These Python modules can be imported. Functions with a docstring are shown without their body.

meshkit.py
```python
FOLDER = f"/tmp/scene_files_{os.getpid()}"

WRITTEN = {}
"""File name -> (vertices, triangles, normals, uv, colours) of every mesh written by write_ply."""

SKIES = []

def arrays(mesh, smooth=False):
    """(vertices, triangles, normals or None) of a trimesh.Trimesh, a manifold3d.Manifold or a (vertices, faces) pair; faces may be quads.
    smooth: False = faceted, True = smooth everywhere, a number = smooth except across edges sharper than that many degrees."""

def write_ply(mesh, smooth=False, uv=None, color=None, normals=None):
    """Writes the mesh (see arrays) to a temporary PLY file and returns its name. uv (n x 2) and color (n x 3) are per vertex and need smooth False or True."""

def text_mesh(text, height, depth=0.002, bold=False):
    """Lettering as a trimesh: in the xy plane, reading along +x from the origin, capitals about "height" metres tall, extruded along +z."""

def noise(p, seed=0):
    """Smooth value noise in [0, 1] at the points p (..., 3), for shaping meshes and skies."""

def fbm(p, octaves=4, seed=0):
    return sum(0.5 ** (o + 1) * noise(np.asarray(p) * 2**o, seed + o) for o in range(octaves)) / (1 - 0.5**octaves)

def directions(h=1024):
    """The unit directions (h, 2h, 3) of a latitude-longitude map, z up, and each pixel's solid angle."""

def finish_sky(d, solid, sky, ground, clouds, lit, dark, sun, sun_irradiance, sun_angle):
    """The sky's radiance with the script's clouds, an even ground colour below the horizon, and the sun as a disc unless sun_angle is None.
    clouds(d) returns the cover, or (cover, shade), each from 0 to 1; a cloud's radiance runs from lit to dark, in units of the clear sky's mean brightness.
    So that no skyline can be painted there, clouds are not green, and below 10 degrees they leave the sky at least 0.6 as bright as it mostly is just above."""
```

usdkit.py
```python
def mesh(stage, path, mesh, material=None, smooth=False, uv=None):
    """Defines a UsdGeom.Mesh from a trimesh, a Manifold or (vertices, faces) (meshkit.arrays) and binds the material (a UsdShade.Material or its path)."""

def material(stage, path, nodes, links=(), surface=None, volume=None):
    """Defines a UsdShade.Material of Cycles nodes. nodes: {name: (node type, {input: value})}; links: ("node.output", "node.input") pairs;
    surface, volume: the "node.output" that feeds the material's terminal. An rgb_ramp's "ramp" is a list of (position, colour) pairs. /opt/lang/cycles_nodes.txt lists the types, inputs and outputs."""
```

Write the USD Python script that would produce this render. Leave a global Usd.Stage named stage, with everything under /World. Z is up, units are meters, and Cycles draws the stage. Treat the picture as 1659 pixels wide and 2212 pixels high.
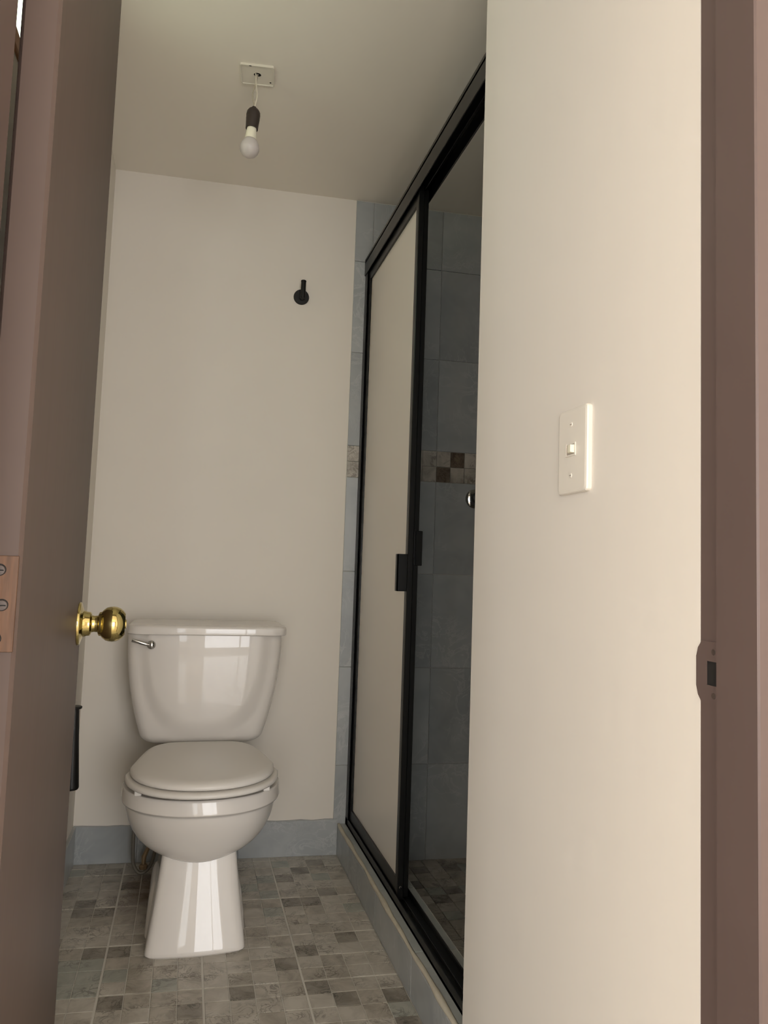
import math, random, numpy as np, trimesh, usdkit
from manifold3d import Manifold
from pxr import Usd, UsdGeom, UsdLux, Sdf, Gf

stage = Usd.Stage.CreateInMemory()
UsdGeom.SetStageUpAxis(stage, UsdGeom.Tokens.z)
UsdGeom.SetStageMetersPerUnit(stage, 1.0)
UsdGeom.Xform.Define(stage, '/World')
UsdGeom.Scope.Define(stage, '/World/Looks')
random.seed(7)
RNG = np.random.default_rng(11)
S = 0.92          # the room was surveyed in units of the camera's height; one unit is 0.92 m

# ------------------------------------------------------------------ camera, lights, exposure
YAW, PITCH, ROLL, SK, FPX, W, H = 0.25237, 0.0797266, 0.0341862, -0.0595043, 1620.0, 1659, 2212
fw = np.array([math.sin(YAW)*math.cos(PITCH), math.cos(YAW)*math.cos(PITCH), math.sin(PITCH)])
r0 = np.array([math.cos(YAW), -math.sin(YAW), 0]); u0 = np.cross(r0, fw)
rt = math.cos(ROLL)*r0 + math.sin(ROLL)*u0; up = -math.sin(ROLL)*r0 + math.cos(ROLL)*u0
EXPOSURE = 0.22
cam = UsdGeom.Camera.Define(stage, '/World/camera')
m = Gf.Matrix4d(*rt, 0, *up, 0, *(-fw), 0, 0, 0, 1.0*S, 1)
cam.AddTransformOp().Set(m)
cam.CreateHorizontalApertureAttr(36.0); cam.CreateVerticalApertureAttr(36.0*H/W)
cam.CreateFocalLengthAttr(36.0*FPX/W); cam.CreateClippingRangeAttr((0.02, 200.0))
cam.CreateExposureAttr(EXPOSURE)

def srgb(*c):
    c = np.array(c, float)/255
    return tuple(np.where(c <= .04045, c/12.92, ((c+.055)/1.055)**2.4))

dome = UsdLux.DomeLight.Define(stage, '/World/sky')
dome.CreateColorAttr(Gf.Vec3f(1.0, 1.0, 1.0)); dome.CreateIntensityAttr(.8)

def rect_light(name, loc, rot, w, h, col, power):
    l = UsdLux.RectLight.Define(stage, '/World/'+name)
    l.CreateWidthAttr(w*S); l.CreateHeightAttr(h*S); l.CreateColorAttr(Gf.Vec3f(*col)); l.CreateIntensityAttr(power)
    l.AddTranslateOp().Set(Gf.Vec3d(*[c*S for c in loc])); l.AddRotateXYZOp().Set(Gf.Vec3f(*rot))
    return l
# daylight: the bedroom's window behind the camera, and the bathroom's small high window
BY = -2.9
BX = -1.9
WA = (0.14, 1.50, 0.05, 2.15)       # right-hand window: x0,x1,z0,z1 in the wall at y = BY
WC = (-1.30, -0.22, 0.15, 2.15)     # its curtained neighbour
WB = (-2.80, -0.95, 0.15, 2.15)     # left-hand balcony door: y0,y1,z0,z1 in the wall at x = BX
DAY = (1.0, .95, 1.01)
rect_light('daylight_bedroom', ((WA[0]+WA[1])/2, BY-.09, (WA[2]+WA[3])/2), (90, 0, 0), WA[1]-WA[0], WA[3]-WA[2], DAY, 5.8)
rect_light('daylight_bedroom_002', ((WC[0]+WC[1])/2, BY-.09, (WC[2]+WC[3])/2), (90, 0, 0), WC[1]-WC[0], WC[3]-WC[2], DAY, 2.6)
rect_light('daylight_bedroom_001', (BX-.09, (WB[0]+WB[1])/2, (WB[2]+WB[3])/2), (0, -90, 0), WB[3]-WB[2], WB[1]-WB[0], DAY, 7.0)
VW = (0.86, 1.90, 1.870, 2.21)       # bathroom window y0,y1,z0,z1 in the wall at x = XL
XL = -.324
rect_light('daylight_bathroom', (XL-.045, 1.25, (VW[2]+VW[3])/2), (0, -90, 0), VW[3]-VW[2], .76, (1.1, .95, 1.05), .25)

# ------------------------------------------------------------------ names, tags, meshes
used = {}
base = {}
def numbered(path):
    k = used.get(path, 0); used[path] = k+1
    return path if k == 0 else f'{path}_{k:03d}'
def tag(p, label=None, cat=None, group=None, kind=None):
    for k, v in (('label', label), ('category', cat), ('group', group), ('kind', kind)):
        if v: p.SetCustomDataByKey(k, v)
    return p
def thing(name, loc=(0, 0, 0), parent=None, **kw):
    path = numbered((parent or '/World') + '/' + name)
    x = UsdGeom.Xform.Define(stage, path)
    b = base.get(parent, np.zeros(3))
    x.AddTranslateOp().Set(Gf.Vec3d(*((np.array(loc, float)-b)*S))) if parent is None or tuple(loc) != tuple(b) else None
    base[path] = np.array(loc, float)
    tag(x.GetPrim(), **kw)
    return path
def obj(name, mesh, mat, parent=None, smooth=False, **kw):
    """One Mesh prim; vertices are given in survey units, in world space."""
    path = numbered((parent or '/World') + '/' + name)
    if hasattr(mesh, 'to_mesh'):
        mm = mesh.to_mesh(); v, f = mm.vert_properties[:, :3], mm.tri_verts
    elif isinstance(mesh, trimesh.Trimesh):
        v, f = mesh.vertices, mesh.faces
    else:
        v, f = mesh
    b = base.get(parent, np.zeros(3)); base[path] = b
    p = usdkit.mesh(stage, path, ((np.asarray(v, float)-b)*S, f), mat, smooth=smooth)
    tag(p.GetPrim(), **kw)
    return path
cat_ = trimesh.util.concatenate

def box(x0, x1, y0, y1, z0, z1):
    b = trimesh.creation.box((x1-x0, y1-y0, z1-z0)); b.apply_translation(((x0+x1)/2, (y0+y1)/2, (z0+z1)/2)); return b
def rbox(x0, x1, y0, y1, z0, z1, c=.003):
    pts = []
    for sx, sy, sz in np.ndindex(2, 2, 2):
        p = np.array([(x0, x1)[sx], (y0, y1)[sy], (z0, z1)[sz]]); d = np.array([(1, -1)[sx], (1, -1)[sy], (1, -1)[sz]])*c
        for k in range(3):
            q = p+d; q[k] = p[k]; pts.append(q)
    return trimesh.convex.convex_hull(np.array(pts))
def prism(corners, nrm, t, c=.0012):
    """A tile: polygon corners on a plane, thickness t along nrm, arrised top edge."""
    P = np.array(corners, float); n = len(P); nrm = np.array(nrm, float); ctr = P.mean(0)
    Q = np.array([p + (ctr-p)/np.linalg.norm(ctr-p)*c*1.4 for p in P])
    V = np.vstack([P, P+nrm*(t-c*.7), Q+nrm*t]); F = []
    for k in range(n):
        j = (k+1) % n
        for a in (0, n):
            F += [[a+k, a+j, a+n+j], [a+k, a+n+j, a+n+k]]
    for k in range(1, n-1):
        F += [[2*n, 2*n+k, 2*n+k+1], [0, k+1, k]]
    mm = trimesh.Trimesh(V, F, process=False)
    if mm.volume < 0: mm.invert()
    return mm
def lathe(profile, n=40, axis='z', at=(0, 0, 0), direction=None):
    pr = np.array(profile, float)
    a = np.linspace(0, 2*np.pi, n, endpoint=False)
    V, F, rings = [], [], []
    for r, z in pr:
        if r < 1e-9: rings.append([len(V)]); V.append([0, 0, z])
        else:
            rings.append(list(range(len(V), len(V)+n))); V += [[r*math.cos(t), r*math.sin(t), z] for t in a]
    for A, B in zip(rings[:-1], rings[1:]):
        for k in range(n):
            j = (k+1) % n
            if len(A) == 1 and len(B) == 1: break
            if len(A) == 1: F.append([A[0], B[j], B[k]])
            elif len(B) == 1: F.append([A[k], A[j], B[0]])
            else: F += [[A[k], A[j], B[j]], [A[k], B[j], B[k]]]
    mm = trimesh.Trimesh(np.array(V), np.array(F), process=False)
    mm.merge_vertices()
    if mm.volume < 0: mm.invert()
    if direction is not None:
        mm.apply_transform(trimesh.geometry.align_vectors([0, 0, 1], np.array(direction, float)/np.linalg.norm(direction)))
    mm.apply_translation(at)
    return mm
def loft(sections, cap=True):
    """sections: list of (n,3) rings."""
    n = len(sections[0]); V = np.vstack(sections); F = []
    for s in range(len(sections)-1):
        for k in range(n):
            j = (k+1) % n; a = s*n
            F += [[a+k, a+j, a+n+j], [a+k, a+n+j, a+n+k]]
    if cap:
        for s, flip in ((0, True), (len(sections)-1, False)):
            c = len(V); V = np.vstack([V, sections[s].mean(0)])
            for k in range(n):
                j = (k+1) % n
                F.append([s*n+j, s*n+k, c] if flip else [s*n+k, s*n+j, c])
    mm = trimesh.Trimesh(V, np.array(F), process=False)
    if mm.volume < 0: mm.invert()
    return mm
def spline(pts, n=60):
    from scipy.interpolate import CubicSpline
    P = np.array(pts, float); t = np.r_[0, np.cumsum(np.linalg.norm(np.diff(P, axis=0), axis=1))]
    return CubicSpline(t, P)(np.linspace(0, t[-1], n))
def tube(path, r, n=14):
    P = np.array(path, float); T = np.gradient(P, axis=0); T /= np.linalg.norm(T, axis=1)[:, None]
    a = np.cross(T[0], [0, 0, 1.0]); a = a if np.linalg.norm(a) > .1 else np.cross(T[0], [1.0, 0, 0]); a /= np.linalg.norm(a)
    rings = []; r = np.broadcast_to(r, len(P))
    for p, t, rr in zip(P, T, r):
        a = a - t*(a@t); a /= np.linalg.norm(a); b = np.cross(t, a)
        rings.append(np.array([p + rr*(math.cos(k)*a+math.sin(k)*b) for k in np.linspace(0, 2*np.pi, n, endpoint=False)]))
    return loft(rings)

# ------------------------------------------------------------------ materials
L = '/World/Looks/'
def plain(name, col, rough=.5, metal=0., coat=0., spec=.5, bump=None, var=0., vscale=3., coat_rough=.03, vmap=None):
    nodes = {'p': ('principled_bsdf', {'base_color': col, 'roughness': rough, 'metallic': metal, 'coat_weight': coat, 'specular_ior_level': spec, 'coat_roughness': coat_rough})}
    links = []
    if var or bump: nodes['g'] = ('geometry', {})
    if var:
        nodes['n'] = ('noise_texture', {'scale': vscale, 'detail': 4.})
        c = np.array(col)
        nodes['r'] = ('rgb_ramp', {'ramp': [(.3, tuple(c*(1-var))), (.7, tuple(np.minimum(c*(1+var), 1)))]})
        links += [('n.fac', 'r.fac'), ('r.color', 'p.base_color')]
        if vmap: nodes['vm'] = ('mapping', {'scale': vmap}); links += [('g.position', 'vm.vector'), ('vm.vector', 'n.vector')]
        else: links += [('g.position', 'n.vector')]
    if bump:
        sc, st = bump[0], bump[1]
        nodes['nb'] = ('noise_texture', {'scale': sc, 'detail': 3.})
        nodes['b'] = ('bump', {'strength': st, 'distance': .002})
        links += [('nb.fac', 'b.height'), ('b.normal', 'p.normal')]
        if len(bump) > 2:
            nodes['mp'] = ('mapping', {'scale': bump[2]})
            links += [('g.position', 'mp.vector'), ('mp.vector', 'nb.vector')]
        else: links += [('g.position', 'nb.vector')]
    return usdkit.material(stage, L+name, nodes, links, surface='p.BSDF')

def marble(name, base_c, vein_c, dark_c, vein=.5, rough=.35, scale=14., rust=False):
    """Printed stone-look glaze: cloudy ground with thin warped veins."""
    nodes = {'g': ('geometry', {}), 'oi': ('object_info', {}),
             'add': ('mix_vector', {'fac': 0.0}),
             'n1': ('noise_texture', {'scale': scale, 'detail': 5., 'roughness': .6, 'distortion': .6}),
             'r1': ('rgb_ramp', {'ramp': [(.25, dark_c), (.62, base_c)]}),
             'n2': ('noise_texture', {'scale': scale*1.3, 'detail': 6., 'roughness': .62, 'distortion': 1.6}),
             'a': ('math', {'math_type': 'subtract', 'value2': .5}), 'ab': ('math', {'math_type': 'absolute'}),
             'mr': ('map_range', {'from_min': 0., 'from_max': .045, 'to_min': vein, 'to_max': 0., 'clamp': True}),
             'n3': ('noise_texture', {'scale': scale*.7, 'detail': 2.}),
             'mr3': ('map_range', {'from_min': .45, 'from_max': .62, 'to_min': 0., 'to_max': 1., 'clamp': True}),
             'mu': ('math', {'math_type': 'multiply'}),
             'm': ('mix', {'color2': vein_c}),
             'p': ('principled_bsdf', {'roughness': rough, 'specular_ior_level': .45})}
    links = [('g.position', 'n1.vector'), ('g.position', 'n2.vector'), ('g.position', 'n3.vector'), ('n1.fac', 'r1.fac'), ('n2.fac', 'a.value1'), ('a.value', 'ab.value1'),
             ('ab.value', 'mr.value'), ('n3.fac', 'mr3.value'), ('mr.result', 'mu.value1'), ('mr3.result', 'mu.value2'), ('mu.value', 'm.fac'), ('r1.color', 'm.color1')]
    del nodes['add'], nodes['oi']
    out = 'm.color'
    if rust:      # a rust stain under the leaking supply valve
        nodes.update({'sx': ('mapping', {'location': tuple(-S*np.array([-.075, 2.47, 0.]))}), 'len': ('gradient_texture', {'gradient_type': 'spherical'}),
                      'ms': ('mapping', {'scale': (9., 4.5, 9.)}), 'nr': ('noise_texture', {'scale': 22., 'detail': 4.}), 'mr4': ('map_range', {'from_min': .1, 'from_max': .9, 'to_min': 0., 'to_max': 1.5, 'clamp': False}),
                      'mx': ('math', {'math_type': 'multiply', 'use_clamp': True}), 'm2': ('mix', {'color2': srgb(78, 52, 30)})})
        links += [('g.position', 'sx.vector'), ('sx.vector', 'ms.vector'), ('ms.vector', 'len.vector'), ('g.position', 'nr.vector'), ('nr.fac', 'mr4.value'),
                  ('len.fac', 'mx.value1'), ('mr4.result', 'mx.value2'), ('mx.value', 'm2.fac'), (out, 'm2.color1')]
        out = 'm2.color'
    links.append((out, 'p.base_color'))
    return usdkit.material(stage, L+name, nodes, links, surface='p.BSDF')

PAINT = srgb(226, 219, 208)
paint_wall = plain('wall_paint', PAINT, .62, bump=(60., .12), var=.012, vscale=2.5)
paint_right = plain('wall_paint_satin', PAINT, .42, spec=.4, bump=(26., .28, (1., 1., .22)), var=.015, vscale=2.)
paint_ceil = plain('ceiling_paint', srgb(238, 231, 219), .8, bump=(40., .12))
brown = plain('brown_enamel', srgb(92, 78, 72), .48, spec=.22, bump=(16., .25, (1., 1., .12)), var=.04, vscale=6.)
brown_jamb = plain('brown_enamel_jamb', srgb(95, 80, 75), .42, spec=.3, bump=(16., .22, (1., 1., .12)), var=.04, vscale=6.)
brown_dk = plain('brown_enamel_dark', srgb(74, 62, 56), .45)
copper = plain('worn_copper', srgb(98, 70, 50), .5, metal=.25, bump=(90., .3, (1., 1., .08)), var=.30, vscale=190., vmap=(1., 1., .10))
screw_m = plain('brown_painted_screw', srgb(84, 73, 68), .5, metal=.1)
brass = plain('polished_brass', srgb(198, 182, 122), .08, metal=1.)
chrome = plain('chrome', srgb(205, 205, 205), .10, metal=1.)
black_al = plain('black_aluminium', srgb(13, 13, 12), .36, spec=.42)
black_mat = plain('black_matte_metal', srgb(14, 14, 13), .42, spec=.4)
ceramic = plain('white_glazed_ceramic', srgb(224, 218, 211), .30, spec=.3, coat=.75, coat_rough=.025)
plastic_seat = plain('white_seat_plastic', srgb(226, 221, 214), .34, spec=.45)
plastic_sw = plain('ivory_plastic', srgb(226, 219, 206), .35)
plastic_tog = plain('cream_toggle_plastic', srgb(238, 232, 208), .35)
dark_slot = plain('dark_recess', srgb(22, 19, 17), .8)
bakelite = plain('brown_bakelite', srgb(52, 42, 38), .45)
bulb_base = plain('bulb_base_white', srgb(232, 226, 205), .4)
wire_m = plain('white_wire', srgb(205, 196, 178), .55)
wire_g = plain('grey_wire', srgb(172, 162, 142), .55)
hose_m = plain('braided_hose', srgb(120, 114, 104), .45, metal=.3)
valve_m = plain('corroded_valve', srgb(142, 120, 92), .5, metal=.5)
grout = plain('grout_light', srgb(210, 206, 197), .85, var=.08, vscale=9.)
grout_dk = plain('grout_shower', srgb(196, 194, 186), .85)
tan_bead = plain('tan_grout_bead', srgb(196, 189, 171), .8, var=.10, vscale=25.)
wood_sill = plain('orange_wood', srgb(176, 122, 74), .5, var=.15, vscale=30.)
bed_wall = plain('bedroom_paint', srgb(228, 220, 210), .7)
bed_floor = plain('bedroom_floor', srgb(206, 196, 182), .12, var=.06)
tile_blue = marble('blue_grey_tile', srgb(175, 178, 178), srgb(200, 201, 200), srgb(160, 164, 165), .45, .25, 7.)
tile_blue2 = marble('blue_grey_tile_b', srgb(168, 171, 171), srgb(194, 195, 194), srgb(153, 157, 158), .5, .25, 8.)
curb_top_m = marble('curb_cap_tile', srgb(176, 180, 176), srgb(194, 196, 192), srgb(160, 165, 164), .35, .3, 7.)
MOS = [marble('mosaic_pale', srgb(196, 190, 179), srgb(98, 91, 82), srgb(160, 153, 142), .72, .34, 17., True),
       marble('mosaic_mid', srgb(186, 179, 167), srgb(86, 79, 69), srgb(140, 133, 121), .78, .34, 19., True),
       marble('mosaic_green', srgb(174, 174, 164), srgb(96, 96, 88), srgb(142, 144, 135), .72, .34, 17., True),
       marble('mosaic_dark', srgb(158, 151, 140), srgb(62, 56, 48), srgb(102, 96, 87), .9, .34, 20., True),
       marble('mosaic_brown', srgb(120, 106, 90), srgb(52, 42, 34), srgb(80, 68, 56), .8, .34, 26.)]
# mounting plate: clear-ish white acrylic
acrylic_plate = plain('white_acrylic_plate', srgb(222, 216, 202), .22, coat=.3)
# frosted bulb and white acrylic shower sheet: both let some light through
def translucent(name, col, tcol, fac, rough):
    return usdkit.material(stage, L+name, {'p': ('principled_bsdf', {'base_color': col, 'roughness': rough}), 't': ('translucent_bsdf', {'color': tcol}), 'm': ('mix_closure', {'fac': fac})},
                           [('p.BSDF', 'm.closure1'), ('t.BSDF', 'm.closure2')], surface='m.closure')
globe_m = translucent('frosted_globe', srgb(224, 217, 215), srgb(230, 223, 216), .38, .26)
acrylic = translucent('white_acrylic_sheet', srgb(238, 230, 219), srgb(210, 200, 186), .07, .24)
def pane(name, col):      # thin sheet glass: clear, with a mirror that grows at grazing angles
    return usdkit.material(stage, L+name, {'w': ('layer_weight', {'blend': .5}), 'p5': ('math', {'math_type': 'power', 'value2': 5.}), 'ma': ('math', {'math_type': 'multiply_add', 'value2': .48, 'value3': .02}),
                                           't': ('transparent_bsdf', {'color': col}), 'g': ('glossy_bsdf', {'roughness': .05, 'color': (1, 1, 1)}), 'm': ('mix_closure', {})},
                           [('w.facing', 'p5.value1'), ('p5.value', 'ma.value1'), ('ma.value', 'm.fac'), ('t.BSDF', 'm.closure1'), ('g.BSDF', 'm.closure2')], surface='m.closure')
pane_m = pane('window_pane', (.985, 1., .98))
pane_g = pane('green_window_pane', (.92, .995, .89))

# ------------------------------------------------------------------ the setting
XR, YN, YF, ZC = .560, .733, .633, 2.40      # right wall face, door wall's bathroom face and bedroom face, ceiling
WX, WY = .563, 2.690                          # a point of the back wall, which runs slightly askew
E = np.array([math.cos(SK), math.sin(SK), 0]); N = np.array([math.sin(SK), -math.cos(SK), 0])
W0 = np.array([WX, WY, 0.])
def wp(u, d, z): return W0 + E*u + N*d + np.array([0, 0, z])          # point on the back wall: along, out of it, up
def wall_mat():
    M = np.eye(4); M[:3, 0] = E; M[:3, 1] = N; M[:3, 3] = W0; return M
def wbox(u0, u1, d0, d1, z0, z1, c=None):
    b = box(u0, u1, d0, d1, z0, z1) if c is None else rbox(u0, u1, d0, d1, z0, z1, c)
    b.apply_transform(wall_mat()); b.invert() if b.volume < 0 else None
    return b
def yb(x): return WY + math.tan(SK)*(x-WX)    # back wall y at x
SHZ, SHX, SHY = -.03, 1.50, .95               # shower floor, far side wall, near side wall

# floor: screed with grout, then one piece per mosaic square
fl = thing('floor', label='grey-brown stone-look mosaic floor of small squares with pale grout', cat='floor', kind='structure')
def quadslab(x0, x1, y0, z0, z1, yback=None):
    a, b = (yb(x0), yb(x1)) if yback is None else (yback, yback)
    V = [[x0, y0, z0], [x1, y0, z0], [x1, b, z0], [x0, a, z0], [x0, y0, z1], [x1, y0, z1], [x1, b, z1], [x0, a, z1]]
    return trimesh.convex.convex_hull(np.array(V, float))
obj('grout_bed', quadslab(XL-.02, .57, YF, -.10, -.0016), grout, fl)
G = .2375/4; GX0 = -.15; SHEAR = -.050
GY0 = 1.9035                                   # a wide joint at x = .088
def fpt(i, j): x = GX0+i*G; return np.array([x, GY0 + j*.2358/4 + SHEAR*(x-.088), 0.])
dark_at = [(.356, 1.868), (.415, 1.815), (.475, 2.09), (-.12, 1.895), (-.18, 2.125), (-.12, 2.125), (-.215, 2.37), (-.215, 2.43), (-.155, 2.335), (-.13, 2.51), (.18, 1.87), (.06, 1.83), (.36, 2.33), (.42, 2.345), (.415, 2.58), (.36, 2.53), (.20, 2.60), (.47, 1.79), (.5, 1.74), (.24, 1.88), (.44, 2.0), (.36, 1.98), (.3, 2.03), (.02, 1.72), (.2, 1.72)]
dark_at = dark_at[:16]
cells = {}
for i in range(-3, 13):
    for j in range(-16, 16):
        c = (fpt(i, j)+fpt(i+1, j+1))/2
        r = RNG.random()
        k = 0 if r < .56 else 1 if r < .86 else 2 if r < .95 else 3
        if any(abs(c[0]-x) < G*.5 and abs(c[1]-y) < G*.5 for x, y in dark_at): k = 3
        if -.27 < c[0] < -.17 and 1.93 < c[1] < 2.09: k = 2
        cells[i, j] = k
pieces = []; rest = {0: [], 1: [], 2: [], 3: []}
for (i, j), k in cells.items():
    gap = lambda a: .0027 if a % 4 == 0 else .0010     # tile joints wide, printed-square joints narrow
    g = [gap(i), gap(i+1), gap(j), gap(j+1)]
    A, B, C, D = fpt(i, j), fpt(i+1, j), fpt(i+1, j+1), fpt(i, j+1)
    P = [A+[g[0], g[2], 0], B+[-g[1], g[2], 0], C+[-g[1], -g[3], 0], D+[g[0], -g[3], 0]]
    Q = []
    for p in P:
        p = p.copy(); p[0] = min(max(p[0], XL+.001), .5585); p[1] = min(max(p[1], YN-.03), yb(p[0])-.012); Q.append(p)
    if Q[1][0]-Q[0][0] < .006 or Q[2][1]-Q[1][1] < .006: continue
    t = RNG.uniform(-.0002, .0004)
    mm = prism([q+[0, 0, -.006] for q in Q], (0, 0, 1), .006+t, .0009)
    c = np.mean(Q, 0)
    vis = c[1] > 1.64 and c[0] > -.29 + max(0, 0)
    (pieces if vis else rest[k]).append((mm, k) if vis else mm)
pieces.sort(key=lambda a: a[0].centroid[1])
for mm, k in pieces[:300]: obj('mosaic_square', mm, MOS[k], fl)
for mm, k in pieces[300:]: rest[k].append(mm)
for k, l in rest.items():
    if l: obj('mosaic_rest', cat_(l), MOS[k], fl, kind='stuff')

# back wall (painted part, tiled shower part), with its tiles as parts
bw = thing('wall_back', label='cream painted back wall with blue-grey tile beside and inside the shower', cat='wall', kind='structure')
obj('plaster', wbox(-1.2, SHX-WX+.15, -.15, 0, -.12, ZC+.05), paint_wall, bw)
obj('tile_grout', wbox(-.0175, SHX-WX, 0, .003, SHZ, ZC), grout_dk, bw)
z_rows = [(SHZ-.02, .308), (.308, .654), (.654, .998), (.998, 1.343), (1.460, 1.811), (1.811, 2.161), (2.161, ZC-.004)]
x_edges = [-.0175, .050, .3215, .593, .8645, .937]
for r, (z0, z1) in enumerate(z_rows):
    for a, b in zip(x_edges[:-1], x_edges[1:]):
        g = .0009
        mm = prism([wp(a+g, .002, z0+g), wp(b-g, .002, z0+g), wp(b-g, .002, z1-g), wp(a+g, .002, z1-g)], N, .006, .0012)
        obj('tile', mm, tile_blue if (r+int(a*10)) % 2 else tile_blue2, bw)
ms = 1.460-1.343
bandk = [[1, 1, 3, 0, 1, 0, 1, 2], [3, 0, 1, 0, 3, 1, 0, 1]]
edges = [-.0175, .042]+[.052+.052*k for k in range(1, 20)]
edges = [-.0175, .050]; x = .050
while x < .93: x = min(x+.0545, .937); edges.append(x)
for r in range(2):
    z0, z1 = 1.343+ms/2*r, 1.343+ms/2*(r+1)
    for n_, (a, b) in enumerate(zip(edges[:-1], edges[1:])):
        g = .0008; c = wp((a+b)/2, 0, 0)[0]
        k = int(RNG.choice([0, 0, 1, 1, 2]))
        if r == 1 and .93 < c < .98: k = 4
        if r == 0 and .875 < c < .925: k = 4
        if n_ == 0: k = 1
        mm = prism([wp(a+g, .002, z0+g), wp(b-g, .002, z0+g), wp(b-g, .002, z1-g), wp(a+g, .002, z1-g)], N, .0062, .0009)
        obj('mosaic_square', mm, MOS[k], bw)

def walls(name, boxes, mat, label):
    return obj(name, cat_(boxes), mat, label=label, cat='wall', kind='structure')
walls('wall_left', [box(XL-.065, XL, YF, VW[0], -.1, ZC), box(XL-.065, XL, VW[1], 2.85, -.1, ZC), box(XL-.065, XL, VW[0], VW[1], -.1, VW[2]), box(XL-.065, XL, VW[0], VW[1], VW[3], ZC)], paint_wall,
      'narrow strip of cream left wall seen past the open brown door')
walls('wall_right', [box(XR, XR+.115, YN-.0002, 1.430, -.05, ZC+.02)], paint_right, 'big cream satin wall right of the shower, carrying the light switch')
walls('wall_shower_side', [box(SHX, SHX+.1, SHY-.1, 2.8, -.1, ZC)], tile_blue2, 'blue-grey tiled side wall inside the dark shower')
walls('wall_shower_near', [box(XR+.115, SHX+.1, SHY-.1, SHY, -.1, ZC)], tile_blue2, 'blue-grey tiled near wall inside the dark shower')
JL, JR, JS = -.183, XR, .0365                    # rebate faces of the left and right jamb
walls('wall_front', [box(-2.05, JL-.045, YF+.002, YN-.001, -.1, ZC), box(JR+.045, 2.4, YF+.002, YN-.021, -.1, ZC), box(JL-.045, JR+.045, YF+.002, YN-.001, 2.24, ZC)], bed_wall, 'wall that the brown door frame is set in')
obj('ceiling', box(XL-.12, SHX+.1, YF+.003, 2.95, ZC, ZC+.1), paint_ceil, label='off-white bathroom ceiling above toilet and shower', cat='ceiling', kind='structure')

# shower tray floor
sf = thing('shower_floor', label='dark mosaic floor inside the shower behind the black track', cat='floor', kind='structure')
obj('grout_bed', box(.672, SHX, SHY, 2.70, -.12, SHZ-.004), grout_dk, sf)
sp = []
for i in range(14):
    for j in range(30):
        x0, x1 = .690+i*.0585, .690+(i+1)*.0585; y1 = yb(.9)-.006-j*.0585; y0 = y1-.0585
        if x1 > SHX or y0 < SHY: continue
        g = .0009
        r = RNG.random(); k = 1 if r < .5 else 0 if r < .72 else 2 if r < .86 else 3
        mm = prism([[x0+g, y0+g, SHZ-.005], [x1-g, y0+g, SHZ-.005], [x1-g, y1-g, SHZ-.005], [x0+g, y1-g, SHZ-.005]], (0, 0, 1), .005, .0009)
        sp.append((mm, k))
sp.sort(key=lambda a: a[0].centroid[0]-a[0].centroid[1]*.3)
for n_, (mm, k) in enumerate(sp):
    if mm.centroid[0] < 1.02 and mm.centroid[1] > 1.7: obj('mosaic_square', mm, MOS[k], sf)
    else: rest.setdefault(('s', k), []).append(mm)
for k in range(4):
    if rest.get(('s', k)): obj('mosaic_rest', cat_(rest[('s', k)]), MOS[k], sf, kind='stuff')

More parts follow.
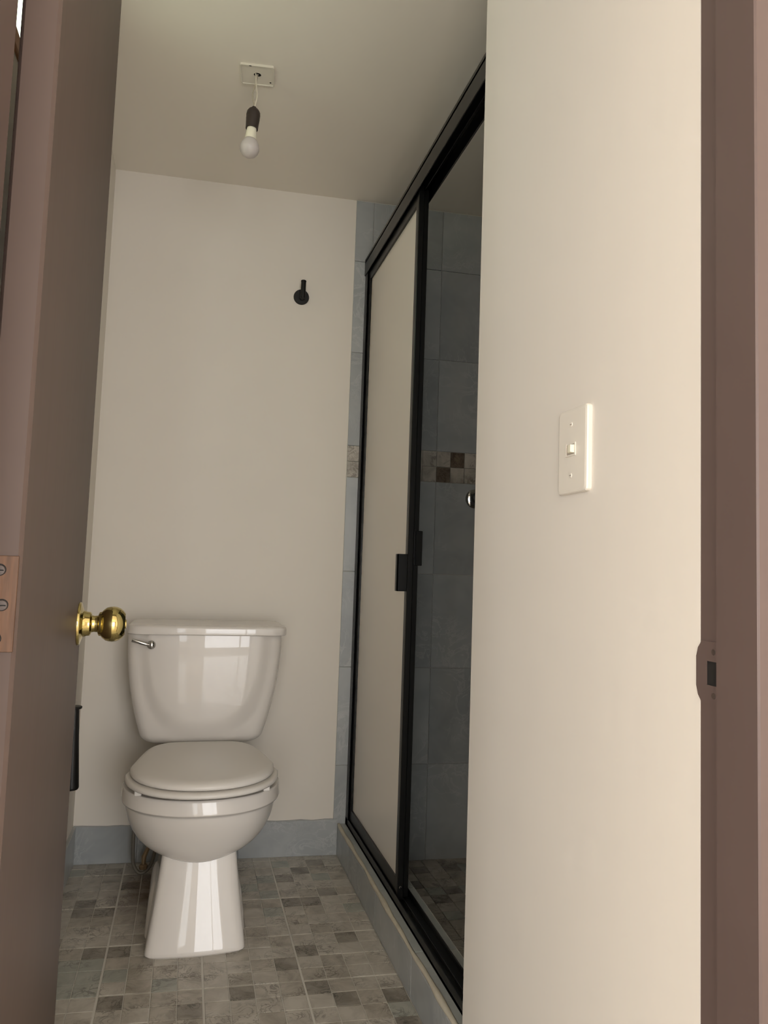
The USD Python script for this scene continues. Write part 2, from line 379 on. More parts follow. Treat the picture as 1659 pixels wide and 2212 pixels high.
# curb under the shower track
CB = .105
cb = thing('shower_curb', label='low blue-grey tiled curb with tan edge bead under the shower track', cat='curb', kind='structure')
obj('core', quadslab(XR+.006, .666, 1.425, -.11, CB-.006), grout_dk, cb)
ye = yb(XR)-.008
ys = [ye]; y = ye - .20
while y > 1.0: ys.append(max(y, 1.0)); y -= .358
ys.append(1.0)
for n_, (a, b) in enumerate(zip(ys[1:], ys[:-1])):
    g = .0008; b = min(b, ye)
    if b < 1.43: continue
    a2 = max(a, 1.425)
    obj('face_tile', prism([[XR+.006, a2+g, .001], [XR+.006, b-g, .001], [XR+.006, b-g, CB-.006], [XR+.006, a2+g, CB-.006]], (-1, 0, 0), .0065, .001), tile_blue2 if n_ % 2 else tile_blue, cb)
    obj('cap_tile', prism([[XR+.009, a2+g, CB-.006], [.672, a2+g, CB-.006], [.672, b-g, CB-.006], [XR+.009, b-g, CB-.006]], (0, 0, 1), .0062, .0012), curb_top_m, cb)
bead = [np.array([XR+.0050 + .0010*math.sin(9.*t)+.0008*math.sin(31*t), t, CB-.0028+.0006*math.sin(17*t)]) for t in np.linspace(1.425, ye, 60)]
obj('edge_bead', tube(bead, [.0060+.0012*math.sin(13*p[1])+.0008*math.sin(41*p[1]) for p in bead], 10), tan_bead, cb, smooth=True, label='tan grout bead along the curb edge')
obj('inner_face', quadslab(.666, .675, 1.425, SHZ-.02, CB-.002), plain('white_tile_edge', srgb(214, 212, 204), .4), cb, label='white inner edge of the curb')

# skirting tiles
def wavy_tile(u0, u1, z1, seed):
    """A skirting tile whose painted-over top edge wanders a little."""
    us = np.linspace(u0, u1, 9); rg = np.random.default_rng(seed)
    top = z1 + rg.uniform(-.002, .002, 9)
    V = []; F = []
    for u, t in zip(us, top): V += [wp(u, .0, 0), wp(u, .011, 0), wp(u, .011, t-.002), wp(u, .009, t), wp(u, 0, t)]
    for k in range(8):
        for q in range(5):
            a, b = k*5+q, k*5+(q+1) % 5
            F += [[a, b, b+5], [a, b+5, a+5]]
    for s in (0, 40): F += [[s, s+1, s+2], [s, s+2, s+3], [s, s+3, s+4]] if s else [[s+2, s+1, s], [s+3, s+2, s], [s+4, s+3, s]]
    mm = trimesh.Trimesh(np.array(V), np.array(F), process=False); trimesh.repair.fix_normals(mm)
    return mm
bb = thing('baseboard_back', label='blue-grey tile skirting along the back wall behind the toilet', cat='baseboard', kind='structure')
us = [-.886, -.68, -.345, -.005]
for n_, (a, b) in enumerate(zip(us[:-1], us[1:])): obj('tile', wavy_tile(a+.0006, b-.0006, .121, n_+5), tile_blue if n_ % 2 else tile_blue2, bb)
bl = thing('baseboard_left', label='blue-grey tile skirting at the foot of the left wall', cat='baseboard', kind='structure')
yl = yb(XL)-.013
for n_ in range(5):
    a, b = yl-.345*(n_+1), yl-.345*n_
    obj('tile', prism([[XL, a+.0006, 0], [XL, b-.0006, 0], [XL, b-.0006, .121], [XL, a+.0006, .121]], (1, 0, 0), .010, .0015), tile_blue2 if n_ % 2 else tile_blue, bl)

# window_1, high in the left wall behind the door
w1 = thing('window_1', label='small bright high window glimpsed past the hinge side of the door', cat='window', kind='structure')
o = .006
obj('frame', cat_([box(XL-.062, XL+o, VW[0]-.03, VW[0], VW[2]-.03, VW[3]+.02), box(XL-.062, XL+o, VW[1], VW[1]+.03, VW[2]-.03, VW[3]+.02), box(XL-.062, XL+o, VW[0], VW[1], VW[3], VW[3]+.02)]), wood_sill, w1)
obj('sill', rbox(XL-.062, XL+o, VW[0], VW[1], VW[2]-.03, VW[2], .002), wood_sill, w1)
obj('pane', box(XL-.034, XL-.031, VW[0], VW[1], VW[2], VW[3]), pane_g, w1, label='pale green glass')

# door frame
DH = 2.17
lj = obj('trim_1', cat_([rbox(JL-.045, JL, YF-.006, YN, 0, DH+.05, .002), rbox(JL, JL+.0105, YF-.006, YN-JS-.001, 0, DH+.01, .002)]), brown_jamb, label='left door jamb of brown painted wood, at the left edge', cat='door frame', kind='structure')
rj = thing('trim_2', label='right door jamb of brown painted wood with stop and strike plate', cat='door frame', kind='structure')
obj('jamb', rbox(JR, JR+.045, YF+.0115, YN-.0003, 0, DH+.05, .0015), brown_jamb, rj)
obj('stop', rbox(JR-.009, JR+.08, YF, YN-JS, 0, DH+.01, .002), brown_jamb, rj)
# strike plate with a bent lip, latch hole, two screws
zs0, zs1 = .868, .936
from shapely.geometry import Polygon
pl = Polygon([(YN-JS+.001, zs0), (.728, zs0), (.7345, zs0+.008), (.7375, zs0+.018), (.7375, zs1-.018), (.7345, zs1-.008), (.728, zs1), (YN-JS+.001, zs1)])
hole = Polygon([(.7005, .8885), (.7195, .8885), (.7195, .9145), (.7005, .9145)])
e = trimesh.creation.extrude_polygon(pl.difference(hole), .0016, engine='earcut')
e.apply_transform(np.array([[0, 0, -1, XR+.0002], [1, 0, 0, 0], [0, 1, 0, 0], [0, 0, 0, 1.]])); e.invert() if e.volume < 0 else None
obj('strike_plate', e, brown_jamb, rj, label='strike plate painted over in brown')
obj('latch_hole', box(XR-.0008, XR+.0002, .7003, .7197, .8883, .9147), dark_slot, rj)
for z in (.878, .925): obj('screw', cat_([lathe([(0, 0), (.0035, 0), (.0032, .0006), (.0015, .0004), (0, .0002)], 16, at=(XR-.0013, .7085, z), direction=(-1, 0, 0))]), brown_dk, rj, smooth=30)
hj = obj('trim_3', rbox(JL-.045, JR+.045, YF-.006, YN, DH+.008, DH+.05, .002), brown_jamb, label='head of the brown door frame', cat='door frame', kind='structure')

# door_1: leaf swung just past square into the room
AX = np.array([-.144, YN, 0.]); TH = .0345; LW = .733; LEAN = math.atan(.0385/LW)
D1 = np.array([-math.sin(LEAN), math.cos(LEAN), 0]); D2 = np.array([math.cos(LEAN), math.sin(LEAN), 0])     # along the leaf; out of its visible face
def dm(mesh):      # leaf space: x out of the face (0 = face), y along the leaf, z up
    M = np.eye(4); M[:3, 0] = D2; M[:3, 1] = D1; M[:3, 3] = AX; mesh.apply_transform(M); return mesh
dr = thing('door_1', loc=AX, label='brown painted door standing open into the bathroom, brass knob on it', cat='door', kind='structure')
obj('leaf', dm(rbox(-TH, 0, 0, LW, .012, DH, .0035)), brown, dr, smooth=40)
for zc in (.25, .9605, 1.93):
    z0, z1 = zc-.0425, zc+.0425
    hg = obj('hinge', dm(cat_([rbox(-TH+.001, -.0022, -.0016, .0006, z0, z1, .0004)]+[lathe([(0, 0), (.0048, 0), (.0048, .0165), (0, .0165)], 16, at=(-TH-.004, -.003, z0+.017*k)) for k in range(5)])), copper, dr, smooth=30, label='worn copper hinge leaf')
    for y_, dz in ((-.0172, .0295), (-.0135, -.0015), (-.0172, -.031)):
        s_ = lathe([(0, 0), (.0046, 0), (.0042, .0009), (0, .0014)], 20, at=(y_, -.0016, zc+dz), direction=(0, -1, 0))
        obj('screw', dm(s_), screw_m, hg, smooth=30)
        obj('screw_hole', dm(lathe([(0, 0), (.0054, 0), (.0054, .0003), (0, .0003)], 20, at=(y_, -.0014, zc+dz+.0004), direction=(0, -1, 0))), dark_slot, hg)
        obj('screw_slot', dm(box(y_-.0034, y_+.0034, -.0032, -.0028, zc+dz-.0005, zc+dz+.0005)), dark_slot, hg)
    obj('engraved_mark', dm(cat_([box(-.03, -.0165, -.00175, -.0016, zc+.0085, zc+.0088), box(-.03, -.0165, -.00175, -.0016, zc+.0155, zc+.0158)])), screw_m, hg)
kz, ky = .8925, .672
prof = [(0, 0), (.0372, 0), (.0374, .002), (.0362, .0045), (.030, .0062), (.0232, .0085), (.0212, .014), (.0205, .0195), (.0185, .0215), (.0150, .0225), (.0140, .0262), (.0145, .0318), (.0182, .0332), (.0205, .0345),
        (.0212, .038), (.0242, .0405), (.0285, .0458), (.0303, .0520), (.0308, .0570), (.0301, .0628), (.0278, .0688), (.0240, .0738), (.0195, .0772), (.0190, .0776), (.0, .0778)]
kn = obj('knob', dm(lathe(prof, 64, at=(0, ky, kz), direction=(1, 0, 0))), brass, dr, smooth=35, label='polished brass ball knob')
obj('lock_button', dm(lathe([(0, 0), (.0085, 0), (.008, .002), (0, .003)], 24, at=(.0775, ky, kz), direction=(1, 0, 0))), brass, kn, smooth=35)
obj('knob', dm(lathe(prof, 48, at=(-TH, ky, kz), direction=(-1, 0, 0))), brass, dr, smooth=35)
obj('latch_plate', dm(rbox(-TH+.006, -.006, LW-.0005, LW+.0012, kz-.03, kz+.03, .0004)), brass, dr)

# bedroom shell behind the camera, with the window that lights the scene
bx0, bx1 = BX, 2.3
obj('floor_bedroom', box(bx0, bx1, BY, YF+.001, -.1, 0), bed_floor, label='bedroom floor behind the camera', cat='floor', kind='structure')
obj('ceiling_bedroom', box(bx0-.1, bx1, BY-.1, YF+.002, ZC, ZC+.1), paint_ceil, label='bedroom ceiling behind the camera', cat='ceiling', kind='structure')
def holed(a0, a1, w, mk):      # a wall from a0 to a1 along one axis with one opening w = (a, b, z0, z1)
    return [mk(a0, w[0], 0, ZC), mk(w[1], a1, 0, ZC), mk(w[0], w[1], 0, w[2]), mk(w[0], w[1], w[3], ZC)]
mkA = lambda a, b, z0, z1: box(a, b, BY-.12, BY, z0, z1)
mkB = lambda a, b, z0, z1: box(BX-.12, BX, a, b, z0, z1)
walls('wall_bedroom_left', holed(BY-.1, YN, WB, mkB), bed_wall, 'left wall of the bedroom behind the camera, with a balcony door')
walls('wall_bedroom_right', [box(bx1, bx1+.1, BY-.1, YN, 0, ZC)], bed_wall, 'right wall of the bedroom behind the camera')
walls('wall_bedroom_back', holed(bx0-.1, -.04, WC, mkA)+holed(-.04, bx1+.1, WA, mkA), bed_wall, 'back wall of the bedroom, with two windows')
for k, (w, mk, lab) in enumerate(((WA, lambda a, b, z0, z1, t: box(a, b, BY-.04-t, BY-.04+t, z0, z1), 'right half of the back'), (WC, lambda a, b, z0, z1, t: box(a, b, BY-.04-t, BY-.04+t, z0, z1), 'left half of the back'), (WB, lambda a, b, z0, z1, t: box(BX-.04-t, BX-.04+t, a, b, z0, z1), 'left'))):
    w2 = thing(f'window_{k+2}', label=f'window in the {lab} wall of the bedroom behind the camera', cat='window', kind='structure')
    x0, x1, z0, z1 = w; xm = x0+.64*(x1-x0)
    obj('frame', cat_([mk(x0, x0+.03, z0, z1, .02), mk(x1-.03, x1, z0, z1, .02), mk(xm-.015, xm+.015, z0, z1, .02), mk(x0, x1, z0, z0+.03, .02), mk(x0, x1, z1-.03, z1, .02)]), plastic_sw, w2)
    obj('pane', mk(x0+.03, x1-.03, z0+.03, z1-.03, .002), pane_m, w2)

# ------------------------------------------------------------------ toilet
TX = .071
to = thing('toilet', loc=(TX, 2.35, 0), label='white two-piece ceramic toilet with closed lid against the back wall', cat='toilet')
def egg(w, yf, ybk, z, n=72, ym=2.215, pf=2.15, pb=2.9, wb=1.0):
    """Plan outline of the bowl: round in front, squarer behind."""
    pts = []
    for t in np.linspace(0, 2*np.pi, n, endpoint=False):
        c, s = math.cos(t), math.sin(t)
        front = s < 0
        p = pf if front else pb
        x = w*math.copysign(abs(c)**(2/p), c); d = abs(s)**(2/p)
        y = ym - (ym-yf)*d if front else ym + (ybk-ym)*d
        if not front: x *= 1-(1-wb)*d
        pts.append([TX+x, y, z])
    return np.array(pts)
rows = [(.210, 2.018, 2.46, .4025), (.2125, 2.014, 2.46, .4005), (.2130, 2.013, 2.46, .396), (.2145, 2.006, 2.46, .368), (.2125, 2.009, 2.46, .3625), (.2040, 2.023, 2.46, .359), (.2030, 2.024, 2.46, .352), (.2000, 2.027, 2.46, .335), (.1935, 2.034, 2.45, .312), (.184, 2.044, 2.44, .290),
        (.170, 2.054, 2.42, .268), (.153, 2.064, 2.40, .251), (.134, 2.074, 2.38, .238), (.110, 2.086, 2.36, .227), (.085, 2.098, 2.34, .219), (.055, 2.115, 2.30, .213), (.02, 2.14, 2.25, .210)]
obj('bowl', loft([egg(w, yf, y2, z, 96, wb=.55) for w, yf, y2, z in rows]), ceramic, to, smooth=32)
obj('deck', rbox(TX-.115, TX+.115, 2.38, 2.66, .30, .432, .02), ceramic, to, smooth=50)
def rrect(x0, x1, y0, y1, r, z, n=8, bow=0.):
    P = []
    for cx, cy, a in ((x1-r, y1-r, 0), (x0+r, y1-r, 90), (x0+r, y0+r, 180), (x1-r, y0+r, 270)):
        for t in np.linspace(a, a+90, n): P.append([cx+r*math.cos(math.radians(t)), cy+r*math.sin(math.radians(t)), z])
    return np.array(P)
def dens(P, m=120):
    Q = np.vstack([P, P[:1]]); t = np.r_[0, np.cumsum(np.linalg.norm(np.diff(Q, axis=0), axis=1))]
    s = np.linspace(0, t[-1], m, endpoint=False)
    return np.stack([np.interp(s, t, Q[:, k]) for k in range(3)], 1)
ped = []
for z in np.r_[0.0, .003, .006, np.linspace(.014, .30, 18)]:
    f = z/.26
    w = .128 - .034*min(f, 1.15) - .0015*math.sin(min(f, 1)*math.pi); w = w-.006*(1-min(z/.006, 1))
    y0 = 2.062 + .062*f + .006*(1-min(z/.006, 1))
    ring = dens(rrect(TX-w, TX+w, y0, 2.44, .016, z))
    k = ring[:, 1] < y0+.03
    ring[k, 1] -= .012*(1-((ring[k, 0]-TX)/w)**2)          # front face bellies slightly
    ped.append(ring)
obj('pedestal', loft(ped), ceramic, to, smooth=35)
foot = []
for z, w, y0 in ((0, .130, 2.15), (.004, .1325, 2.14), (.04, .131, 2.17), (.07, .128, 2.23), (.085, .121, 2.28), (.092, .10, 2.32)):
    foot.append(dens(rrect(TX-w, TX+w, y0, 2.52, .05, z)))
obj('foot', loft(foot), ceramic, to, smooth=50)
for sx in (-1, 1): obj('bolt_cap', lathe([(0.012, 0), (.012, .008), (.008, .014), (0, .016)], 20, at=(TX+sx*.1, 2.36, .104)), ceramic, to, smooth=50)
# tank: tapering body with a raised shield on its front
tank = []
zt0, zt1 = .438, .785
for z in np.r_[np.linspace(zt0, zt0+.03, 7), np.linspace(zt0+.036, zt1, 42)]:
    f = (z-zt0)/(zt1-zt0)
    w = .180 + .060*(1-(1-f)**2.1)
    e_ = max(0, (zt0+.03-z)/.03); w -= .035*(1-math.sqrt(max(0, 1-e_**2)))
    y0 = 2.462 + .014*(1-f)**2 + .03*(1-math.sqrt(max(0, 1-e_**2)))
    ring = dens(rrect(TX-w, TX+w, y0, 2.685-.0, .034, z), 200)
    x = ring[:, 0]-TX
    front = ring[:, 1] < 2.53
    # gentle crown of the front, then the shield whose U-shaped edge sweeps in a concave step
    ring[front, 1] -= (.012*(1-(x/w)**2))[front]
    q = (np.abs(x)/.200)**2.6 + (max(0, .800-z)/.335)**2.6
    t = np.clip((q**(1/2.6)-.84)/.20, 0, 1); sm = t*t*(3-2*t)
    ring[front, 1] -= (.016*(1-sm))[front]
    tank.append(ring)
obj('tank', loft(tank), ceramic, to, smooth=40)
lid = []
for z, i_ in ((.783, .004), (.7845, .001), (.787, 0), (.803, 0), (.808, .002), (.8115, .006), (.8135, .012), (.815, .03)):
    ring = dens(rrect(TX-.2465+i_+.005, TX+.2465-i_+.005, 2.4315+i_, 2.689-i_*.5, max(.045-i_, .02), z), 160)
    k = ring[:, 1] < 2.50
    x = (ring[:, 0]-TX-.005)/.2465
    ring[k, 1] -= (.010*(1-x**2))[k]
    lid.append(ring)
obj('tank_lid', loft(lid), ceramic, to, smooth=35)
# seat ring, lid, hinges, bumpers
def plate(rows, name, mat, parent): return obj(name, loft([egg(w, yf, yb_, z, 96, ym=2.19, pf=2.1, pb=5.5, wb=wb) for w, yf, yb_, z, wb in rows]), mat, parent, smooth=40)
plate([(.198, 1.985, 2.42, .4155, .72), (.204, 1.975, 2.425, .4165, .72), (.2065, 1.970, 2.428, .421, .72), (.206, 1.972, 2.428, .4275, .72), (.200, 1.980, 2.424, .4325, .72)], 'seat', plastic_seat, to)
plate([(.184, 1.998, 2.445, .4335, .78), (.190, 1.985, 2.45, .4345, .78), (.1935, 1.979, 2.453, .439, .78), (.193, 1.981, 2.453, .446, .78), (.188, 1.989, 2.448, .4525, .78), (.176, 2.006, 2.436, .4570, .78), (.12, 2.07, 2.38, .4605, .78), (.05, 2.16, 2.27, .462, .8)], 'lid', plastic_seat, to)
for sx, t in ((-1, 2.0), (1, 2.0)):
    obj('bumper', rbox(TX+sx*.165-.009, TX+sx*.165+.009, 2.078, 2.10, .4015, .4165, .002), plastic_seat, to)
    obj('lid_hinge', lathe([(0, 0), (.011, 0), (.012, .003), (.012, .045), (.011, .048), (0, .048)], 20, at=(TX+sx*.075-.024, 2.445, .430), direction=(1, 0, 0)), plastic_seat, to, smooth=40)
# flush lever
lv = [(-.098, 2.428, .7535), (-.108, 2.425, .755), (-.122, 2.423, .7585), (-.138, 2.4225, .763), (-.153, 2.423, .7665)]
hd_ = trimesh.creation.icosphere(3, .0135); hd_.apply_scale((1, .75, 1)); hd_.apply_translation((-.096, 2.430, .7525))
obj('flush_lever', cat_([tube(spline(lv, 24), np.linspace(.0062, .0056, 24)*1.0, 14), hd_, lathe([(0, 0), (.011, 0), (.011, .03), (0, .03)], 20, at=(-.096, 2.462, .7525), direction=(0, -1, 0))]), chrome, to, smooth=40, label='chrome flush lever')

# water supply behind the toilet
ws = thing('supply_valve', loc=(-.06, 2.675, .108), label='small corroded water valve low on the wall beside the toilet foot', cat='valve')
hp = [(-.045, 2.585, .45), (-.075, 2.59, .30), (-.122, 2.60, .150), (-.122, 2.60, .070), (-.112, 2.60, .024), (-.095, 2.60, .010), (-.074, 2.60, .022), (-.060, 2.602, .05), (-.054, 2.605, .088), (-.055, 2.62, .105)]
obj('supply_hose', tube(spline(hp, 80), .0058, 12), hose_m, to, smooth=True, label='thin grey water hose looping to the floor')
obj('valve_body', cat_([lathe([(0, 0), (.010, 0), (.010, .03), (.008, .035), (0, .035)], 18, at=(-.0585, 2.64, .105), direction=(0, 1, 0)), lathe([(0, 0), (.012, 0), (.012, .02), (0, .02)], 6, at=(-.0565, 2.625, .095))]), valve_m, ws, smooth=35)
obj('escutcheon', lathe([(0, 0), (.028, 0), (.026, .004), (.012, .010), (0, .010)], 24, at=wp(-.06-WX, .012, .108), direction=N), valve_m, ws, smooth=35)
obj('valve_handle', lathe([(0, 0), (.013, .002), (.014, .012), (.010, .016), (0, .016)], 8, at=(-.0875, 2.60, .022), direction=(-.03, 0, 1)), valve_m, ws, smooth=35)
obj('handle_stem', tube([(-.058, 2.645, .105), (-.075, 2.62, .085), (-.088, 2.602, .06), (-.0875, 2.60, .03)], [.005, .006, .008, .006], 10), valve_m, ws, smooth=True)

# ------------------------------------------------------------------ sliding shower screen
TY = yb(.6)-.004
se = thing('shower_screen', loc=(.615, 2.2, CB), label='black aluminium framed sliding shower screen with white acrylic sheets', cat='shower screen')
Y0 = 1.30                                      # runs on behind the right wall's end
trk = cat_([rbox(.588, .640, Y0, TY, CB, CB+.010, .0012), rbox(.588, .5915, Y0, TY, CB, CB+.026, .001), rbox(.6105, .613, Y0, TY, CB, CB+.020, .001), rbox(.6365, .640, Y0, TY, CB, CB+.026, .001)])
Y0w = 1.432
obj('bottom_track', cat_([rbox(.588, .640, Y0w, TY, CB, CB+.010, .0012), rbox(.588, .5915, Y0w, TY, CB, CB+.026, .001), rbox(.6105, .613, Y0w, TY, CB, CB+.018, .001), rbox(.6365, .640, Y0w, TY, CB, CB+.022, .001)]), black_al, se)
obj('header', cat_([rbox(.5845, .642, Y0w, TY, 2.150, 2.170, .002), rbox(.5845, .5885, Y0w, TY, 2.106, 2.160, .001), rbox(.638, .642, Y0w, TY, 2.106, 2.160, .001), rbox(.611, .613, Y0w, TY, 2.115, 2.160, .0005)]), black_al, se)
obj('wall_jamb', cat_([rbox(.588, .5905, TY-.040, TY, CB, 2.16, .0008), rbox(.588, .640, TY-.004, TY, CB, 2.16, .001), rbox(.6375, .640, TY-.040, TY, CB, 2.16, .0008)]), black_al, se)
# post fixed to the end of the right wall, hidden from the door but part of the frame
obj('wall_jamb', rbox(.588, .640, 1.4325, 1.460, CB, 2.16, .002), black_al, se)
def slider(x0, x1, ya, yb2, st, name_label, hdl):
    d = thing('sliding_panel', loc=(.615, 2.2, CB), parent=se, label=name_label)
    zb, zt = CB+.012, 2.128
    xm = (x0+x1)/2
    obj('acrylic_sheet', box(xm-.0015, xm+.0015, ya+st*.5, yb2-st*.5, zb+.03, zt-.03), acrylic, d, label='milky white acrylic sheet')
    obj('stile', cat_([rbox(x0, x1, ya, ya+st, zb, zt, .0012), rbox(x0-.0005, x0+.002, ya+.004, ya+.009, zb, zt, .0004)]), black_al, d)
    obj('stile', rbox(x0, x1, yb2-st*1.7, yb2, zb, zt, .0012), black_al, d)
    obj('rail', rbox(x0+.0005, x1-.0005, ya+st, yb2-st, zb, zb+.050, .0012), black_al, d)
    obj('rail', rbox(x0+.0005, x1-.0005, ya+st, yb2-st, zt-.052, zt, .0012), black_al, d)
    for h in hdl: obj('handle', h, black_al, d)
slider(.5945, .6105, 2.020, TY-.018, .026, 'outer sliding panel with pull handle', [cat_([rbox(.5655, .5945, 2.022, 2.030, .948, 1.052, .001), rbox(.5655, .5695, 2.022, 2.044, .948, 1.052, .001)])])
slider(.6145, .6295, 2.036, TY-.006, .026, 'inner sliding panel', [cat_([rbox(.6295, .6385, 2.030, 2.050, 1.021, 1.119, .001), rbox(.618, .6385, 2.028, 2.036, 1.021, 1.119, .001)])])
obj('screw', lathe([(0, 0), (.004, 0), (.003, .001), (0, .0014)], 14, at=(.6025, 2.0195, .150), direction=(0, -1, 0)), chrome, se, smooth=30)

# shower mixer knob on the back wall
sv = thing('shower_valve', loc=wp(.474, .008, 1.287), label='round chrome shower valve cut off by the wall edge', cat='shower valve')
vc = wp(.474, .008, 1.287)
obj('escutcheon', lathe([(0, 0), (.036, 0), (.0355, .004), (.030, .009), (.018, .012), (.014, .02), (0, .02)], 40, at=vc, direction=N), chrome, sv, smooth=35)
obj('handle', lathe([(0, .018), (.014, .018), (.020, .024), (.022, .04), (.020, .052), (.012, .056), (0, .056)], 32, at=vc, direction=N), black_mat, sv, smooth=35)

# ------------------------------------------------------------------ hanging bulb
lamp = thing('pendant_bulb', loc=(.116, 2.066, 2.30), label='unlit frosted bulb hanging by white wires from a square ceiling plate', cat='light bulb')
pc = [np.array(p) for p in ((.066, 2.030, ZC), (.160, 2.018, ZC), (.167, 2.100, ZC), (.076, 2.116, ZC))]
a_, b_ = pc[1]-pc[0], pc[3]-pc[0]
ctr = sum(pc)/4
ua = a_/np.linalg.norm(a_); ub = np.array([-ua[1], ua[0], 0])
M4 = np.eye(4); M4[:3, 0] = ua; M4[:3, 1] = ub; M4[:3, 3] = ctr
def cp(mesh): mesh.apply_transform(M4); return mesh
sq = Polygon([(x, y) for x, y, _ in rrect(-.0475, .0475, -.0425, .0425, .006, 0)])
hl = Polygon([(.010*math.cos(t)*1.05, .010*math.sin(t)) for t in np.linspace(0, 2*np.pi, 28, endpoint=False)])
def ring_plate(p, z0, t):
    q = trimesh.creation.extrude_polygon(p, t, engine='earcut'); q.apply_translation((0, 0, z0)); return q
obj('ceiling_plate', cp(cat_([ring_plate(sq.difference(hl), -.0035, .0035), ring_plate(sq.difference(sq.buffer(-.0032)), -.0062, .0030)])), acrylic_plate, lamp)
obj('wire_hole', cp(ring_plate(hl, -.0012, .001)), dark_slot, lamp)
obj('mounting_hole', cp(cat_([ring_plate(Polygon([(.036+.0026*math.cos(t), .028+.0026*math.sin(t)) for t in np.linspace(0, 2*np.pi, 12, endpoint=False)]), -.0039, .001)])), dark_slot, lamp)
obj('mounting_hole', cp(cat_([ring_plate(Polygon([(-.018+.004*math.cos(t), -.041+.0015*math.sin(t)) for t in np.linspace(0, 2*np.pi, 12, endpoint=False)]), -.0066, .001)])), dark_slot, lamp)
# wires: twisted together at the plate, bowing apart, meeting again in the socket
c0 = np.array([.115, 2.064, 0])
wA = [(c0[0]-.004, 2.064, 2.402), (c0[0]-.001, 2.064, 2.385), (c0[0], 2.064, 2.366), (c0[0]+.0035, 2.064, 2.345), (c0[0]+.004, 2.064, 2.330), (c0[0]+.001, 2.065, 2.312), (c0[0]-.001, 2.066, 2.296)]
wB = [(c0[0]+.004, 2.066, 2.402), (c0[0]+.001, 2.0655, 2.385), (c0[0]-.002, 2.066, 2.366), (c0[0]-.0075, 2.066, 2.345), (c0[0]-.0078, 2.066, 2.330), (c0[0]-.004, 2.066, 2.312), (c0[0]-.001, 2.066, 2.296)]
obj('wire', tube(spline(wA, 40), .0024, 10), wire_m, lamp, smooth=True)
obj('wire', tube(spline(wB, 40), .0020, 10), wire_g, lamp, smooth=True)
top, bot = np.array([.1125, 2.066, 2.300]), np.array([.1035, 2.0655, 2.146])
ax = (bot-top)/np.linalg.norm(bot-top)
obj('socket', lathe([(0, 0), (.006, .0005), (.0075, .004), (.014, .0085), (.0185, .016), (.0195, .024), (.0192, .030), (.0188, .031), (.0188, .034), (.0192, .035), (.0178, .054), (.0172, .066), (.0160, .0665), (.0150, .060), (0, .060)], 36, at=top, direction=ax), bakelite, lamp, smooth=35)
obj('bulb_base', lathe([(0, .058), (.0132, .058), (.0136, .066), (.0142, .072), (.0168, .097), (.0168, .0985), (0, .0985)], 36, at=top, direction=ax), bulb_base, lamp, smooth=35, label='white plastic bulb neck')
obj('bulb_globe', lathe([(0, .0975), (.0168, .098), (.0205, .1035), (.0250, .1125), (.0272, .121), (.0270, .1275), (.0248, .1350), (.0200, .1420), (.0120, .1475), (.005, .1495), (0, .150)], 40, at=top, direction=ax), globe_m, lamp, smooth=True, label='frosted glass globe')

# ------------------------------------------------------------------ small things on the walls
hk = thing('robe_hook', loc=wp(-.211, 0, 2.0), label='round black robe hook with upright peg on the back wall', cat='hook')
hc = wp(-.2105, 0, 2.002)
obj('wall_disc', lathe([(0, 0), (.0285, 0), (.0288, .002), (.0275, .0075), (.0265, .0085), (0, .009)], 40, at=hc, direction=N), black_mat, hk, smooth=35)
pg = hc+N*.030+E*.004
obj('peg', cat_([lathe([(0, 0), (.0095, 0), (.0095, .034), (.0085, .036), (0, .036)], 24, at=hc+np.array([0, 0, -.006])+E*.002, direction=N), lathe([(0, 0), (.0085, .0005), (.0092, .002), (.0092, .062), (.0100, .063), (.0100, .0655), (.009, .067), (0, .067)], 28, at=pg+np.array([0, 0, -.014]))]), black_mat, hk, smooth=35)

ph = thing('paper_holder', loc=(XL, 2.27, .59), label='slim black upright toilet paper holder on the left wall behind the door', cat='toilet paper holder')
px_, py_ = -.285, 2.27
obj('post', lathe([(0, -.007), (.0165, -.007), (.0185, -.004), (.0190, .0), (.0150, .12), (.0132, .215), (0, .215)], 32, at=(px_+.006, py_, .379), direction=(-.006, 0, .215)), black_mat, ph, smooth=35)
obj('cap', lathe([(0, 0), (.0195, 0), (.0205, .002), (.0205, .005), (.019, .0065), (0, .0065)], 32, at=(px_, py_, .592)), black_mat, ph, smooth=35)
obj('wall_mount', cat_([lathe([(0, 0), (.008, 0), (.008, .034), (0, .034)], 20, at=(XL, py_, .58), direction=(1, 0, 0)), lathe([(0, 0), (.022, 0), (.021, .006), (0, .007)], 28, at=(XL, py_, .58), direction=(1, 0, 0))]), black_mat, ph, smooth=35)

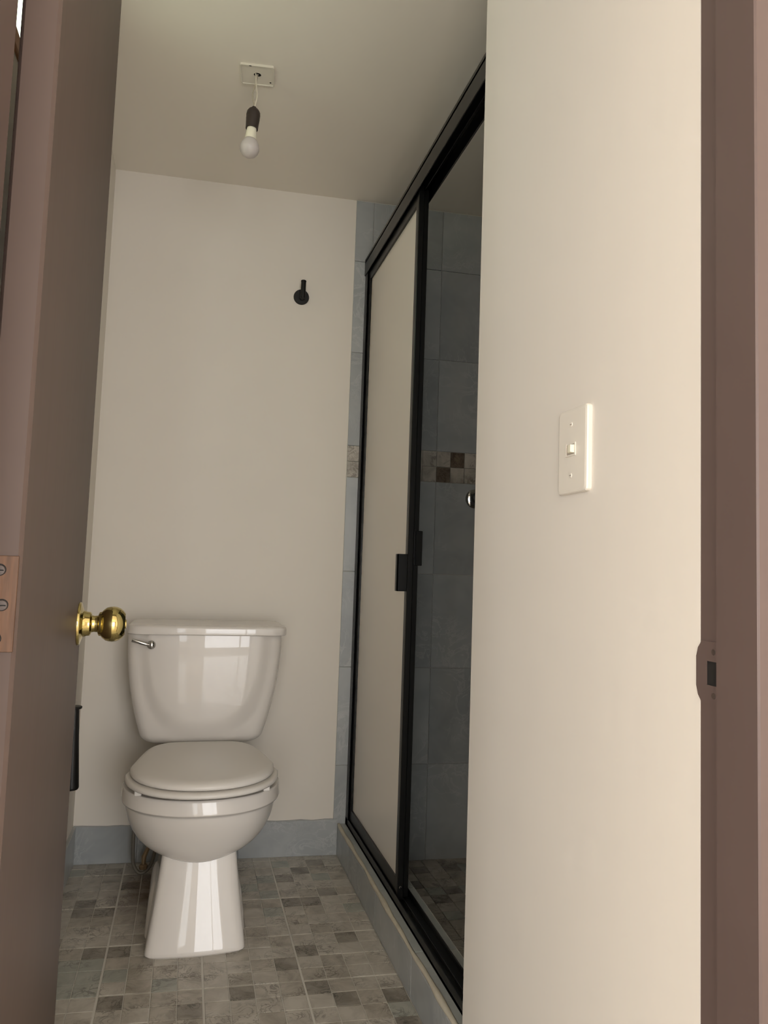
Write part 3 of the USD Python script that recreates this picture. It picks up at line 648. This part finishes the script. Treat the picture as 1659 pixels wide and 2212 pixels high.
# light switch on the right wall
sw = thing('light_switch', loc=(XR, 1.017, 1.193), label='ivory single toggle light switch plate on the right wall', cat='light switch')
py0, py1, pz0, pz1 = .972, 1.061, 1.128, 1.2575
plt = []
for d, i_ in ((0, 0), (.0055, 0), (.0075, .0012), (.0085, .0045), (.0087, .006)):
    r = dens(rrect(py0+i_, py1-i_, pz0+i_, pz1-i_, max(.006-i_*.5, .002), 0), 120)
    plt.append(np.stack([np.full(len(r), XR-d), r[:, 0], r[:, 1]], 1))
obj('plate', loft(plt), plastic_sw, sw, smooth=30)
xs = XR-.0087
cy_, cz_ = 1.0185, 1.194
obj('toggle_opening', box(xs-.0003, xs+.001, cy_-.0125, cy_+.0125, cz_-.0075, cz_+.0080), plain('toggle_recess', srgb(172, 160, 145), .5), sw)
obj('toggle_frame', cat_([box(xs-.0012, xs, cy_-.0150, cy_-.0125, cz_-.0100, cz_+.0100), box(xs-.0012, xs, cy_+.0125, cy_+.0150, cz_-.0100, cz_+.0100), box(xs-.0012, xs, cy_-.0125, cy_+.0125, cz_-.0100, cz_-.0075), box(xs-.0008, xs, cy_-.0125, cy_+.0125, cz_+.0080, cz_+.0095)]), plastic_sw, sw)
tg = trimesh.convex.convex_hull(np.array([[xs, cy_-.0118, cz_-.006], [xs, cy_-.0118, cz_+.0065], [xs, cy_+.0005, cz_-.006], [xs, cy_+.0005, cz_+.0065], [xs-.0072, cy_-.0112, cz_-.0052], [xs-.0072, cy_-.0112, cz_+.0058], [xs-.0062, cy_-.0010, cz_-.0052], [xs-.0062, cy_-.0010, cz_+.0058]]))
obj('toggle', tg, plastic_tog, sw, label='cream toggle lever')
for z in (1.2325, 1.1545):
    s_ = obj('screw', lathe([(0, 0), (.0036, 0), (.0033, .0008), (0, .0012)], 20, at=(xs, 1.0175, z), direction=(-1, 0, 0)), plastic_sw, sw, smooth=30)
    obj('screw_slot', box(xs-.0014, xs-.0010, 1.0150, 1.0200, z-.0004, z+.0004), plain(f'slot_{int(z*1000)}', srgb(130, 118, 102), .6), s_)
